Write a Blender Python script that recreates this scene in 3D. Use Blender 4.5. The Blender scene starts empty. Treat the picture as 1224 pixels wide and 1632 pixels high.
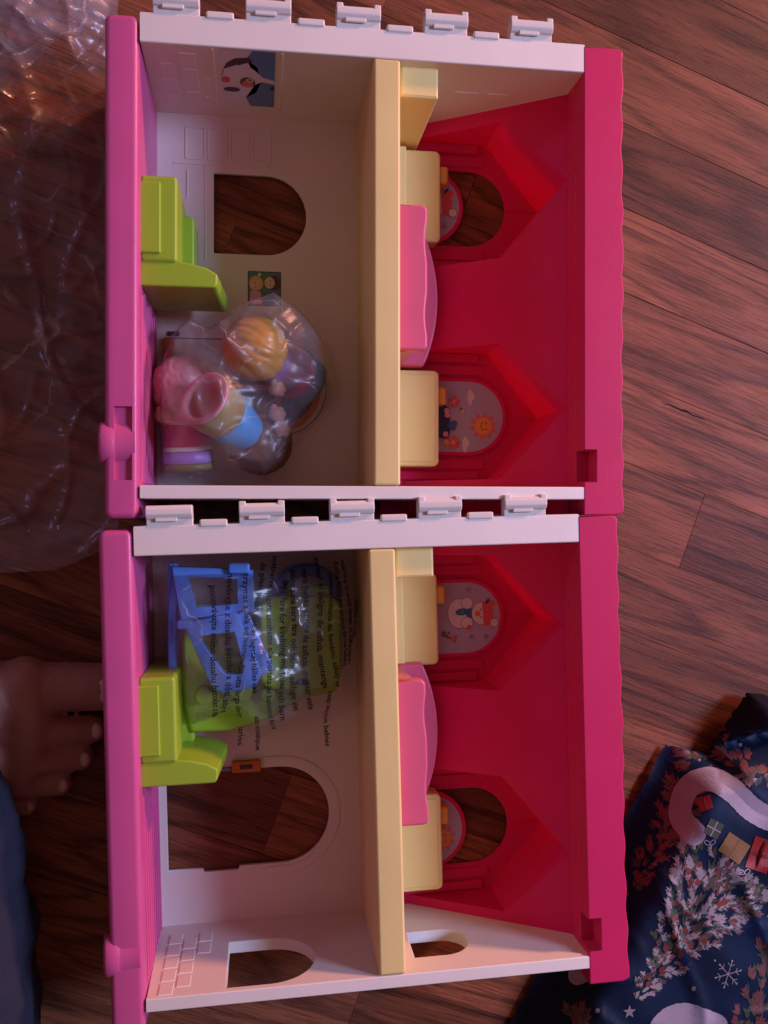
import bpy, bmesh, math, random
from mathutils import Vector, Matrix, noise
random.seed(7)
S = 0.001                                   # everything below is written in millimetres
R = math.radians
scene = bpy.context.scene
col = scene.collection

# ------------------------------------------------------------------ camera
cd = bpy.data.cameras.new('camera'); cam = bpy.data.objects.new('camera', cd); col.objects.link(cam)
cam.location = (0, 0, 0.645); cam.rotation_euler = (0, -math.atan(194/1416), 0)
cd.sensor_fit = 'AUTO'; cd.sensor_width = 36; cd.lens = 36*1416/1632
cd.clip_start = 0.01; cd.clip_end = 50
scene.camera = cam
# ------------------------------------------------------------------ world and lamps (a dim room in the evening)
w = bpy.data.worlds.new('World'); scene.world = w; w.use_nodes = True
bg = w.node_tree.nodes['Background']; bg.inputs[0].default_value = (0.52, 0.26, 0.24, 1); bg.inputs[1].default_value = 0.33
def area(name, loc, target, size, power, color):
    l = bpy.data.lights.new(name, 'AREA'); l.shape = 'DISK'; l.size = size; l.energy = power; l.color = color
    o = bpy.data.objects.new(name, l); col.objects.link(o); o.location = loc
    o.rotation_euler = (Vector(target)-Vector(loc)).to_track_quat('-Z', 'Y').to_euler()
area('window_lamp', (2.0, 0.36, 1.60), (0.05, 0, 0), 0.6, 62.0, (0.47, 0.56, 1.0))
area('room_lamp', (2.45, 1.85, 0.98), (0.1, 0, 0), 0.35, 86.0, (1.0, 0.39, 0.23))
area('left_lamp', (-2.3, 1.1, 1.1), (-0.1, 0, 0), 0.45, 5.0, (0.48, 0.42, 1.0))
scene.view_settings.view_transform = 'Standard'; scene.view_settings.look = 'None'
scene.view_settings.exposure = 0.0; scene.view_settings.gamma = 1

# ------------------------------------------------------------------ materials
def nodes(m):
    m.use_nodes = True; nt = m.node_tree; return nt, nt.nodes, nt.links, nt.nodes['Principled BSDF']
def plastic(name, c, rough=0.42, trans=0.0, bump=0.08, var=0.09, spec=0.4, tcol=None):
    m = bpy.data.materials.new(name); nt, N, L, p = nodes(m)
    tc = N.new('ShaderNodeTexCoord')
    n1 = N.new('ShaderNodeTexNoise'); n1.inputs['Scale'].default_value = 22; n1.inputs['Detail'].default_value = 4
    L.new(tc.outputs['Object'], n1.inputs['Vector'])
    mx = N.new('ShaderNodeMix'); mx.data_type = 'RGBA'
    mx.inputs[6].default_value = tuple(v*(1-var) for v in c)+(1,); mx.inputs[7].default_value = tuple(min(1, v*(1+var)) for v in c)+(1,)
    L.new(n1.outputs['Fac'], mx.inputs[0]); L.new(mx.outputs[2], p.inputs['Base Color'])
    mr = N.new('ShaderNodeMapRange'); mr.inputs[3].default_value = rough-0.06; mr.inputs[4].default_value = rough+0.1
    n3 = N.new('ShaderNodeTexNoise'); n3.inputs['Scale'].default_value = 60; L.new(tc.outputs['Object'], n3.inputs['Vector'])
    L.new(n3.outputs['Fac'], mr.inputs[0]); L.new(mr.outputs[0], p.inputs['Roughness'])
    p.inputs['Specular IOR Level'].default_value = spec
    n2 = N.new('ShaderNodeTexNoise'); n2.inputs['Scale'].default_value = 900; n2.inputs['Detail'].default_value = 2
    L.new(tc.outputs['Object'], n2.inputs['Vector'])
    b = N.new('ShaderNodeBump'); b.inputs['Strength'].default_value = bump; b.inputs['Distance'].default_value = 0.001
    L.new(n2.outputs['Fac'], b.inputs['Height']); L.new(b.outputs[0], p.inputs['Normal'])
    if trans:
        t = N.new('ShaderNodeBsdfTranslucent'); t.inputs[0].default_value = (tcol or c)+(1,)
        ms = N.new('ShaderNodeMixShader'); ms.inputs[0].default_value = trans
        L.new(p.outputs[0], ms.inputs[1]); L.new(t.outputs[0], ms.inputs[2]); L.new(ms.outputs[0], N['Material Output'].inputs[0])
    return m
M = {}
M['white'] = plastic('white plastic', (0.78, 0.70, 0.62), 0.45)
M['whitein'] = M['white']
M['pink'] = plastic('pink plastic', (0.58, 0.088, 0.25), 0.34)
M['roof'] = plastic('hot pink plastic', (0.84, 0.022, 0.18), 0.45, spec=.25, trans=0.27, tcol=(0.98, 0.02, 0.05))
M['ridge'] = plastic('thick hot pink plastic', (0.62, 0.018, 0.105), 0.45, spec=.3)
M['yellow'] = plastic('pale yellow plastic', (0.82, 0.63, 0.24), 0.42)
M['yellow2'] = plastic('yellow plastic', (0.92, 0.73, 0.28), 0.38)
M['knob'] = plastic('amber plastic', (0.80, 0.42, 0.09), 0.38)
M['bed'] = plastic('bright pink plastic', (0.67, 0.115, 0.21), 0.36)
M['green'] = plastic('lime plastic', (0.30, 0.45, 0.03), 0.34)
M['orange'] = plastic('orange plastic', (0.62, 0.17, 0.015), 0.4)
M['dark'] = plastic('dark slot', (0.06, 0.05, 0.06), 0.5)
M['blue'] = plastic('blue plastic', (0.10, 0.27, 0.72), 0.25)
M['skinp'] = plastic('peach plastic', (0.75, 0.42, 0.30), 0.35)
M['blond'] = plastic('blond hair plastic', (0.58, 0.27, 0.03), 0.28)
M['brown'] = plastic('dark brown hair plastic', (0.15, 0.062, 0.028), 0.35)
M['lav'] = plastic('lavender plastic', (0.42, 0.22, 0.60), 0.35)
M['mag'] = plastic('magenta plastic', (0.62, 0.03, 0.16), 0.35)
M['teal'] = plastic('teal plastic', (0.10, 0.20, 0.24), 0.35)
M['sky'] = plastic('sky blue plastic', (0.05, 0.30, 0.60), 0.35)
M['olive'] = plastic('khaki plastic', (0.30, 0.24, 0.07), 0.35)
M['pinkin'] = plastic('rose plastic', (0.72, 0.30, 0.33), 0.4)
def flat(name, c, rough=0.5):
    return plastic(name, c, rough, bump=0.0, var=0.05)
M['s_lav'] = flat('sticker lavender', (0.44, 0.40, 0.60), .35); M['s_white'] = flat('sticker white', (0.72, 0.66, 0.74), .35)
M['s_sun'] = flat('sticker orange', (0.80, 0.33, 0.10), .35); M['s_ray'] = flat('sticker ray red', (0.72, 0.16, 0.12), .35)
M['s_red'] = flat('sticker red', (0.66, 0.10, 0.11), .35); M['s_navy'] = flat('sticker navy', (0.035, 0.05, 0.15), .35)
M['s_blue'] = flat('sticker blue', (0.05, 0.14, 0.42), .35); M['s_pink'] = flat('sticker pink', (0.78, 0.35, 0.45), .35)
M['s_black'] = flat('sticker black', (0.015, 0.012, 0.015), .35); M['s_skin'] = flat('sticker skin', (0.78, 0.50, 0.36), .35)
M['s_blond'] = flat('sticker yellow', (0.75, 0.45, 0.10), .35); M['s_brown'] = flat('sticker brown', (0.13, 0.045, 0.03), .35)
M['s_green'] = flat('sticker green', (0.10, 0.22, 0.12), .35); M['s_steel'] = flat('sticker steel blue', (0.10, 0.22, 0.44), .35)
M['s_purple'] = flat('sticker dark purple', (0.07, 0.03, 0.07), .35); M['s_line'] = flat('sticker outline', (0.28, 0.09, 0.20), .35)
M['ink'] = flat('black ink', (0.006, 0.006, 0.008), .6)

def wood():
    m = bpy.data.materials.new('red oak'); nt, N, L, p = nodes(m)
    tc = N.new('ShaderNodeTexCoord'); oi = N.new('ShaderNodeObjectInfo')
    off = N.new('ShaderNodeVectorMath'); off.operation = 'ADD'
    cmb = N.new('ShaderNodeCombineXYZ')
    mul = N.new('ShaderNodeMath'); mul.operation = 'MULTIPLY'; mul.inputs[1].default_value = 37.0
    L.new(oi.outputs['Random'], mul.inputs[0]); L.new(mul.outputs[0], cmb.inputs[0]); L.new(mul.outputs[0], cmb.inputs[2])
    L.new(tc.outputs['Object'], off.inputs[0]); L.new(cmb.outputs[0], off.inputs[1])
    def mapped(sc):
        mp = N.new('ShaderNodeMapping'); mp.inputs['Scale'].default_value = sc; L.new(off.outputs[0], mp.inputs[0]); return mp.outputs[0]
    # cathedral figure: rings of a distorted field
    n0 = N.new('ShaderNodeTexNoise'); n0.inputs['Scale'].default_value = 1; n0.inputs['Detail'].default_value = 1.5; L.new(mapped((1.7, 12, 4)), n0.inputs['Vector'])
    m1 = N.new('ShaderNodeMath'); m1.operation = 'MULTIPLY'; m1.inputs[1].default_value = 14.0; L.new(n0.outputs['Fac'], m1.inputs[0])
    nj = N.new('ShaderNodeTexNoise'); nj.inputs['Scale'].default_value = 1; nj.inputs['Detail'].default_value = 4; L.new(mapped((30, 330, 30)), nj.inputs['Vector'])
    mj = N.new('ShaderNodeMath'); mj.operation = 'MULTIPLY_ADD'; mj.inputs[1].default_value = 0.5; L.new(nj.outputs['Fac'], mj.inputs[0]); L.new(m1.outputs[0], mj.inputs[2])
    fr = N.new('ShaderNodeMath'); fr.operation = 'FRACT'; L.new(mj.outputs[0], fr.inputs[0])
    ramp = N.new('ShaderNodeValToRGB'); e = ramp.color_ramp.elements
    e[0].position = 0.0; e[0].color = (0.10, 0.10, 0.10, 1); e[1].position = 1.0; e[1].color = (0.25, 0.25, 0.25, 1)
    a = e.new(0.22); a.color = (0.75, 0.75, 0.75, 1); b_ = e.new(0.75); b_.color = (1, 1, 1, 1)
    L.new(fr.outputs[0], ramp.inputs[0])
    # pores
    n1 = N.new('ShaderNodeTexNoise'); n1.inputs['Scale'].default_value = 1; n1.inputs['Detail'].default_value = 5; n1.inputs['Roughness'].default_value = .7; L.new(mapped((26, 620, 26)), n1.inputs['Vector'])
    r1 = N.new('ShaderNodeMapRange'); r1.inputs[1].default_value = .40; r1.inputs[2].default_value = .53; L.new(n1.outputs['Fac'], r1.inputs[0])
    n2 = N.new('ShaderNodeTexNoise'); n2.inputs['Scale'].default_value = 1; n2.inputs['Detail'].default_value = 3; L.new(mapped((9, 60, 9)), n2.inputs['Vector'])
    c1 = N.new('ShaderNodeMix'); c1.data_type = 'RGBA'; c1.inputs[6].default_value = (0.105, 0.033, 0.017, 1); c1.inputs[7].default_value = (0.30, 0.098, 0.046, 1)
    L.new(ramp.outputs[0], c1.inputs[0])
    c2 = N.new('ShaderNodeMix'); c2.data_type = 'RGBA'; c2.blend_type = 'MULTIPLY'; c2.inputs[0].default_value = 0.42; L.new(c1.outputs[2], c2.inputs[6]); L.new(r1.outputs[0], c2.inputs[7])
    c3 = N.new('ShaderNodeMix'); c3.data_type = 'RGBA'; c3.blend_type = 'MULTIPLY'; c3.inputs[0].default_value = 0.7; L.new(c2.outputs[2], c3.inputs[6])
    r2 = N.new('ShaderNodeMapRange'); r2.inputs[1].default_value = .3; r2.inputs[2].default_value = .65; r2.inputs[3].default_value = .5; r2.inputs[4].default_value = 1.1; L.new(n2.outputs['Fac'], r2.inputs[0]); L.new(r2.outputs[0], c3.inputs[7])
    hs = N.new('ShaderNodeHueSaturation'); L.new(c3.outputs[2], hs.inputs['Color'])
    r3 = N.new('ShaderNodeMapRange'); r3.inputs[3].default_value = .60; r3.inputs[4].default_value = 1.25; L.new(oi.outputs['Random'], r3.inputs[0]); L.new(r3.outputs[0], hs.inputs['Value'])
    L.new(hs.outputs[0], p.inputs['Base Color'])
    p.inputs['Roughness'].default_value = 0.5; p.inputs['Specular IOR Level'].default_value = 0.2
    bp = N.new('ShaderNodeBump'); bp.inputs['Strength'].default_value = .25; bp.inputs['Distance'].default_value = .0006
    L.new(r1.outputs[0], bp.inputs['Height']); L.new(bp.outputs[0], p.inputs['Normal'])
    return m
M['wood'] = wood()
def film(name, haze=0.05, tint=(0.85, 0.8, 0.88), rough=0.16, gl=1.0, crease=28, glint=.35):
    m = bpy.data.materials.new(name); nt, N, L, p = nodes(m); N.remove(p)
    tr = N.new('ShaderNodeBsdfTransparent'); tr.inputs[0].default_value = (0.96, 0.95, 0.96, 1)
    g = N.new('ShaderNodeBsdfGlossy'); g.inputs['Roughness'].default_value = rough; g.inputs[0].default_value = (gl, gl, gl, 1)
    d = N.new('ShaderNodeBsdfDiffuse'); d.inputs[0].default_value = tint+(1,)
    fr = N.new('ShaderNodeFresnel'); fr.inputs[0].default_value = 1.5
    mm = N.new('ShaderNodeMath'); mm.operation = 'MULTIPLY'; mm.inputs[1].default_value = 0.55; mm.use_clamp = True; L.new(fr.outputs[0], mm.inputs[0])
    tc = N.new('ShaderNodeTexCoord')
    wz = N.new('ShaderNodeTexNoise'); wz.inputs['Scale'].default_value = 38; wz.inputs['Detail'].default_value = 3; L.new(tc.outputs['Object'], wz.inputs['Vector'])
    ad = N.new('ShaderNodeVectorMath'); ad.operation = 'MULTIPLY_ADD'; ad.inputs[1].default_value = (.022, .022, .022); L.new(wz.outputs['Color'], ad.inputs[0]); L.new(tc.outputs['Object'], ad.inputs[2])
    vo = N.new('ShaderNodeTexNoise'); vo.inputs['Scale'].default_value = crease; vo.inputs['Detail'].default_value = .6; L.new(ad.outputs[0], vo.inputs['Vector'])
    vs = N.new('ShaderNodeMath'); vs.operation = 'SUBTRACT'; vs.inputs[1].default_value = .5; L.new(vo.outputs['Fac'], vs.inputs[0]); va = N.new('ShaderNodeMath'); va.operation = 'ABSOLUTE'; L.new(vs.outputs[0], va.inputs[0])
    cr = N.new('ShaderNodeMapRange'); cr.inputs[1].default_value = 0.0; cr.inputs[2].default_value = .012; cr.inputs[3].default_value = glint; cr.inputs[4].default_value = 0; L.new(va.outputs[0], cr.inputs[0])  # pale lines in the film's colour stand in for highlights along creases
    nz = N.new('ShaderNodeTexNoise'); nz.inputs['Scale'].default_value = 30; nz.inputs['Detail'].default_value = 3; L.new(tc.outputs['Object'], nz.inputs['Vector'])
    nr = N.new('ShaderNodeMapRange'); nr.inputs[1].default_value = .45; nr.inputs[2].default_value = .65; L.new(nz.outputs['Fac'], nr.inputs[0])
    ml = N.new('ShaderNodeMath'); ml.operation = 'MULTIPLY'; L.new(cr.outputs[0], ml.inputs[0]); L.new(nr.outputs[0], ml.inputs[1])
    mr = N.new('ShaderNodeMath'); mr.operation = 'ADD'; mr.inputs[1].default_value = haze; L.new(ml.outputs[0], mr.inputs[0])
    n2 = N.new('ShaderNodeTexNoise'); n2.inputs['Scale'].default_value = 130; n2.inputs['Detail'].default_value = 3; L.new(tc.outputs['Object'], n2.inputs['Vector'])
    bp = N.new('ShaderNodeBump'); bp.inputs['Strength'].default_value = .08; bp.inputs['Distance'].default_value = .002; L.new(n2.outputs['Fac'], bp.inputs['Height']); L.new(bp.outputs[0], g.inputs['Normal'])
    a = N.new('ShaderNodeMixShader'); L.new(mr.outputs[0], a.inputs[0]); L.new(tr.outputs[0], a.inputs[1]); L.new(d.outputs[0], a.inputs[2])
    b = N.new('ShaderNodeMixShader'); L.new(mm.outputs[0], b.inputs[0]); L.new(a.outputs[0], b.inputs[1]); L.new(g.outputs[0], b.inputs[2])
    L.new(b.outputs[0], N['Material Output'].inputs[0])
    return m
M['film'] = film('clear plastic film', 0.06, glint=.30, crease=30, rough=.3, gl=.8)
M['film2'] = film('clear printed film', 0.05, glint=.32, rough=.25, gl=.9, crease=30)
M['film3'] = film('loose clear plastic wrap', 0.11, rough=.24, crease=18, glint=.26)

# ------------------------------------------------------------------ helpers
def empty(name, loc=(0, 0, 0), rz=0, label=None, cat=None, group=None):
    o = bpy.data.objects.new(name, None); o.empty_display_size = .02; col.objects.link(o)
    o.location = Vector(loc)*S; o.rotation_euler = (0, 0, rz); tag(o, label, cat, group); return o
def tag(o, label=None, cat=None, group=None, kind=None):
    if label: o['label'] = label
    if cat: o['category'] = cat
    if group: o['group'] = group
    if kind: o['kind'] = kind
    return o
def mo(name, verts, faces, mat, parent=None, smooth=False, bevel=0, seg=2, angle=35):
    me = bpy.data.meshes.new(name); me.from_pydata([tuple(c*S for c in v) for v in verts], [], faces); me.validate(); me.update()
    return finish(name, me, mat, parent, smooth, bevel, seg, angle)
def finish(name, me, mat, parent=None, smooth=False, bevel=0, seg=2, angle=35):
    for m in (mat if isinstance(mat, (list, tuple)) else [mat]): me.materials.append(m)
    o = bpy.data.objects.new(name, me); col.objects.link(o)
    if parent: o.parent = parent
    if bevel:
        b = o.modifiers.new('bevel', 'BEVEL'); b.width = bevel*S; b.segments = seg; b.limit_method = 'ANGLE'; b.angle_limit = R(angle)
        b.harden_normals = False
        smooth = True
    if smooth:
        for p in me.polygons: p.use_smooth = True
        if bevel:
            wn = o.modifiers.new('wn', 'WEIGHTED_NORMAL'); wn.keep_sharp = False
    return o
BF = [(0, 3, 2, 1), (4, 5, 6, 7), (0, 1, 5, 4), (1, 2, 6, 5), (2, 3, 7, 6), (3, 0, 4, 7)]
def box(name, x0, x1, y0, y1, z0, z1, mat, parent=None, bevel=1.0, seg=3):
    v = [(x0, y0, z0), (x1, y0, z0), (x1, y1, z0), (x0, y1, z0), (x0, y0, z1), (x1, y0, z1), (x1, y1, z1), (x0, y1, z1)]
    return mo(name, v, BF, mat, parent, bevel=bevel, seg=seg)
def loops_mesh(loops, t0, t1, bevel=0.0):
    """flat plate with holes as a mesh: outline in (u,v), thickness from t0 to t1"""
    c = bpy.data.curves.new('tmp', 'CURVE'); c.dimensions = '2D'; c.fill_mode = 'BOTH'
    th = (t1-t0)/2; c.extrude = (th-bevel)*S; c.bevel_depth = bevel*S; c.bevel_resolution = 2 if bevel < 2.5 else 5; c.offset = -bevel*S
    for lp in loops:
        s = c.splines.new('POLY'); s.points.add(len(lp)-1)
        for p, q in zip(s.points, lp): p.co = (q[0]*S, q[1]*S, 0, 1)
        s.use_cyclic_u = True
    o = bpy.data.objects.new('tmp', c)
    me = bpy.data.meshes.new_from_object(o)
    bpy.data.objects.remove(o); bpy.data.curves.remove(c)
    bm = bmesh.new(); bm.from_mesh(me); bmesh.ops.remove_doubles(bm, verts=bm.verts, dist=1e-6)
    bmesh.ops.recalc_face_normals(bm, faces=bm.faces)
    for v in bm.verts: v.co.z += (t0+t1)/2*S
    bm.to_mesh(me); bm.free(); me.materials.clear()
    return me
def plate(name, loops, t0, t1, mat, parent=None, bevel=0.8, axis='z', smooth=True):
    me = loops_mesh(loops, t0, t1, bevel)
    if axis == 'y':                          # (u,v,w) -> (x=u, z=v, y=w)
        for v in me.vertices: v.co = (v.co.x, v.co.z, v.co.y)
        me.flip_normals()
    o = finish(name, me, mat, parent)
    if smooth and bevel:
        for p in me.polygons: p.use_smooth = True
        wn = o.modifiers.new('wn', 'WEIGHTED_NORMAL')
    return o
def rrect(x0, x1, y0, y1, r, n=5):
    out = []
    for cx, cy, a in ((x1-r, y1-r, 0), (x0+r, y1-r, 90), (x0+r, y0+r, 180), (x1-r, y0+r, 270)):
        for i in range(n+1):
            t = R(a+90*i/n); out.append((cx+r*math.cos(t), cy+r*math.sin(t)))
    return out
def arch(x0, x1, yc, hw, n=20):              # flat on the left (x0), round towards +x
    cx = x1-hw
    return [(x0, yc-hw)]+[(cx+hw*math.cos(R(t)), yc+hw*math.sin(R(t))) for t in [-90+180*i/n for i in range(n+1)]]+[(x0, yc+hw)]
def disc(cx, cy, r, n=20, ry=None, rot=0):
    ry = ry or r; c, s = math.cos(rot), math.sin(rot); o = []
    for i in range(n):
        a = 2*math.pi*i/n; u, v = r*math.cos(a), ry*math.sin(a); o.append((cx+u*c-v*s, cy+u*s+v*c))
    return o
class Print:
    """flat print: coloured shapes, each layer a hair above the one below"""
    def __init__(s, f): s.v = []; s.f = []; s.m = []; s.mats = []; s.map = f; s.k = 0
    def poly(s, pts, mat, lift=None):
        s.k += 1; w = lift if lift is not None else 0.03*s.k
        if mat not in s.mats: s.mats.append(mat)
        b = len(s.v); cx = sum(p[0] for p in pts)/len(pts); cy = sum(p[1] for p in pts)/len(pts)
        s.v.append(s.map(cx, cy, w)); s.v += [s.map(p[0], p[1], w) for p in pts]
        n = len(pts)
        for i in range(n): s.f.append((b, b+1+i, b+1+(i+1) % n)); s.m.append(s.mats.index(mat))
    def line(s, pts, wd, mat):
        for (x0, y0), (x1, y1) in zip(pts[:-1], pts[1:]):
            d = math.hypot(x1-x0, y1-y0) or 1; nx, ny = -(y1-y0)/d*wd/2, (x1-x0)/d*wd/2
            s.poly([(x0+nx, y0+ny), (x0-nx, y0-ny), (x1-nx, y1-ny), (x1+nx, y1+ny)], mat)
    def build(s, name, parent):
        o = mo(name, s.v, s.f, [M[m] for m in s.mats], parent)
        for p, i in zip(o.data.polygons, s.m): p.material_index = i
        return o
def lathe(name, prof, mat, parent, M4, n=28, jitter=None):
    v = []; f = []
    for (r, h) in prof:
        for i in range(n):
            a = 2*math.pi*i/n; v.append(tuple(M4 @ Vector((r*math.cos(a), r*math.sin(a), h))))
    for k in range(len(prof)-1):
        for i in range(n): f.append((k*n+i, k*n+(i+1) % n, (k+1)*n+(i+1) % n, (k+1)*n+i))
    if prof[0][0] > 0.01 and jitter != 'open': f.append(tuple(range(n-1, -1, -1)))
    if prof[-1][0] > 0.01 and jitter != 'open': f.append(tuple((len(prof)-1)*n+i for i in range(n)))
    o = mo(name, v, f, mat, parent, smooth=True); return o
def frame(p, q):                              # +z from p to q
    p, q = Vector(p), Vector(q); return Matrix.Translation(p) @ (q-p).to_track_quat('Z', 'Y').to_matrix().to_4x4()

# ------------------------------------------------------------------ floor of oak strips
fl = mo('floor', [(-1500, -1500, -12), (1500, -1500, -12), (1500, 1500, -12), (-1500, 1500, -12)], [(0, 1, 2, 3)], plastic('dark subfloor', (0.012, 0.008, 0.006), .9))
tag(fl, kind='structure')
PA = R(-20.5); PW = 60.3
du = Vector((math.cos(PA), math.sin(PA))); dn = Vector((-math.sin(PA), math.cos(PA)))
rp = random.Random(11)
fixed = {1: [312.0], -4: [86.3], 0: [118], 2: [-90], 3: [400], 4: [60], 5: [480], -1: [-60], -2: [300], -3: [-30, 330]}
for k in range(-13, 14):
    cuts = sorted(fixed.get(k, [rp.uniform(-150, 250)]))
    cuts = [-900]+cuts+[950]
    a = cuts[0]
    allc = []
    for c0, c1 in zip(cuts[:-1], cuts[1:]):
        allc.append(c0); L_ = c1-c0
        if L_ > 700: allc.append(c0+L_*rp.uniform(.4, .6))
    allc.append(cuts[-1])
    for c0, c1 in zip(allc[:-1], allc[1:]):
        n0 = 10.9+PW*k; g = 0.30 if k in (4, 7, -5) else 0.12
        hl, hw = (c1-c0)/2-g*.6, PW/2-g
        o = box('plank', -hl, hl, -hw, hw, -10, 0, M['wood'], fl, bevel=0)
        cc = du*((c0+c1)/2)+dn*(n0+PW/2)
        o.location = (cc.x*S, cc.y*S, rp.uniform(-.25, 0)*S); o.rotation_euler = (0, 0, PA)
        bv = o.modifiers.new('bevel', 'BEVEL'); bv.width = .00016; bv.segments = 1

rc = random.Random(2); cv = []; cf = []
for i in range(15):
    t = i/14; x = 303+t*36; y = 84-t*13+rc.uniform(-.8, .8); h_ = .1+.8*math.sin(math.pi*t)**.8*rc.uniform(.5, 1)
    cv += [(x, y+h_, .08), (x, y-h_, .08)]
    if i: cf.append((2*i-2, 2*i-1, 2*i+1, 2*i))
mo('dark_scar', cv, cf, flat('dark gouge', (.012, .007, .005), .9), fl)
# ------------------------------------------------------------------ the two halves of the toy house
DC = (224.0, 70.0); DH = 47.5
ZS = lambda x: 2+(x-103)*67/101
def wavy(x, y0, y1, amp, per, ph, n=110):
    return [(x+amp*math.sin(2*math.pi*(y0+(y1-y0)*i/n)/per+ph)+amp*.6*math.sin((y0+(y1-y0)*i/n)/24+ph*2), y0+(y1-y0)*i/n) for i in range(n+1)]
def house(name, loc, rz, label, lower):
    H = empty(name, loc, rz, label, 'toy house', 'halves of the toy house')
    # ---- base slab
    ol = rrect(-93, -73.2, -4, 297, 4.5)
    bs = plate('base', [ol], 0.3, 100, M['pink'], H, bevel=3.6)
    cut = box('cutter', -87.3, -76.9, 19, 63, 96.8, 108, M['pink'], None, bevel=0)
    bo = bs.modifiers.new('b', 'BOOLEAN'); bo.object = cut; bo.solver = 'EXACT'
    wn = bs.modifiers[0]; bs.modifiers.remove(wn)
    dg = bpy.context.evaluated_depsgraph_get(); dg.update()
    me2 = bpy.data.meshes.new_from_object(bs.evaluated_get(dg)); bs.modifiers.clear(); bs.data = me2
    bpy.data.objects.remove(cut)
    for p_ in me2.polygons: p_.use_smooth = True
    me2.set_sharp_from_angle(angle=R(38))
    hk = []
    for i in range(17):
        t = math.pi*i/16; hk.append((41.5-12.5*math.cos(t), 94+8.2*math.sin(t)))
    v = []; n = len(hk)
    for x, dz in ((-96.6, -2.2), (-95.6, -.5), (-94.2, 0), (-88.4, 0), (-87.4, -.7), (-86, -1.0), (-75.2, -1.3)): v += [(x, y, z+dz) for y, z in hk]
    f = [tuple(range(n)), tuple(6*n+i for i in range(n-1, -1, -1))]
    for k in range(6): f += [(k*n+i, (k+1)*n+i, (k+1)*n+i+1, k*n+i+1) for i in range(n-1)]+[(k*n+n-1, (k+1)*n+n-1, (k+1)*n, k*n)]
    lk = mo('latch_hook', v, f, M['pink'], H, smooth=True)
    bm = bmesh.new(); bm.from_mesh(lk.data); bmesh.ops.recalc_face_normals(bm, faces=bm.faces); bm.to_mesh(lk.data); bm.free()
    e = lk.modifiers.new('es', 'EDGE_SPLIT'); e.split_angle = R(60)
    for i in range(8):
        z = 14+i*10
        box('floor_rib', -73.6, -72.3, 18, 136-(i % 3)*3, z, z+1.6, M['pink'], H, bevel=.4, seg=2)
    # ---- gable walls
    gab = [(-74.5, 2), (106.5, 2), (204.2, 67), (204.2, 99.8), (-72.4, 99.8), (-72.6, 96)]
    cw = plate('clip_wall', [gab], 281, 299, M['white'], H, bevel=.9, axis='y')
    for i in range(5):
        x0 = -65+55*i; w_ = 27.5
        hc = []                                # hooked profile (y,z) extruded along x
        prof = [(298, 99.6), (303, 99.6), (303, 101.4), (305.5, 103.2), (309, 103.2), (311, 101.2), (311, 95), (309, 93), (298, 93)]
        m_ = len(prof); vv = []
        for x in (x0, x0+w_): vv += [(x, y, z) for y, z in prof]
        ff = [tuple(range(m_-1, -1, -1)), tuple(range(m_, 2*m_))]+[(j, (j+1) % m_, m_+(j+1) % m_, m_+j) for j in range(m_)]
        hcl = mo('hinge_clip', vv, ff, M['white'], H, bevel=.7, seg=2)
        box('clip_tooth', x0+5.5, x0+18.5, 301.2, 305.4, 100.2, 102.0, M['white'], H, bevel=.6)
        if i:
            for xx in (x0, x0+w_-4.2): box('clip_ear', xx, xx+4.2, 309, 312.4, 94, 102.6, M['white'], H, bevel=.7)
        if i < 4: box('stop_nub', x0+31.5, x0+48, 297.5, 302, 97.2, 100.9, M['white'], H, bevel=1.1)
    holes = []
    if lower: holes = [[(x, z) for x, z in arch(-25.5, 30, 66, 29)], [(x, z) for x, z in arch(94, 132, 63.5, 17)]]
    pw = plate('plain_wall', [gab]+holes, 8, 16, M['white'], H, bevel=.7, axis='y')
    # raised bricks and tiles moulded into the walls
    def relief(nm, x0, x1, z0, z1, yy, s): box(nm, x0, x1, yy-.45, yy+.45, z0, z1, M['white'], H, bevel=.35, seg=2)
    if lower:
        for i, (x, z) in enumerate([(-66, 20), (-66, 36), (-66, 52), (-66, 68), (-66, 84), (-56, 28), (-56, 44), (-56, 60), (-56, 76), (-46, 36), (-46, 20)]):
            relief('moulded_brick', x, x+8.5, z, z+13, 16, 1)
    else:
        for x0, x1, z0, z1 in [(-64, -54, 20, 34), (-64, -54, 38, 56), (-64, -54, 60, 76), (-51, -41, 26, 40), (-51, -41, 46, 70), (-51, -41, 74, 90), (-38, -34, 30, 34), (-36, -33, 40, 43), (-36, -33, 48, 51), (-36, -33, 56, 59)]:
            relief('moulded_tile', x0, x1, z0, z1, 281, -1)
        box('picture_border', -31, -29.4, 280.6, 281.4, 18, 97, M['white'], H, bevel=.3)
        box('picture_border', 11.4, 13, 280.6, 281.4, 18, 97, M['white'], H, bevel=.3)
    for x0 in (128, 150): box('moulded_tile', x0, x0+16, 280.6, 281.3, 62, 63.4, M['white'], H, bevel=.3)
    # ---- back wall of the ground floor
    door = arch(-68.0, 46, 88.7, 34.3, 28)
    outl = [(-75, 15), (70, 15), (70, 282), (-75, 282)]
    if lower:
        # door opening with its two hinge notches
        d2 = [(-68, 54.4), (-44, 54.4), (-43, 51.8), (-19.5, 51.8), (-18.5, 54.4)]+door[1:-1]+[(-2, 123), (-2, 121.6), (-22, 121.6), (-22, 123), (-68, 123)]
        plate('back_wall', [outl, d2], 2, 5, M['white'], H, bevel=.5)
        oc = box('orange_catch', -22, -1.8, 121.4, 129.5, 2.6, 9, M['orange'], H, bevel=.9)
        box('catch_slot', -16.5, -7.5, 124, 127.2, 8.6, 9.3, M['dark'], oc, bevel=.3)
        box('hinge_pin', -40, -22.2, 122.2, 125.2, 4.4, 6.2, flat('grey metal', (.25, .22, .24), .3), H, bevel=.8)
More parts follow.
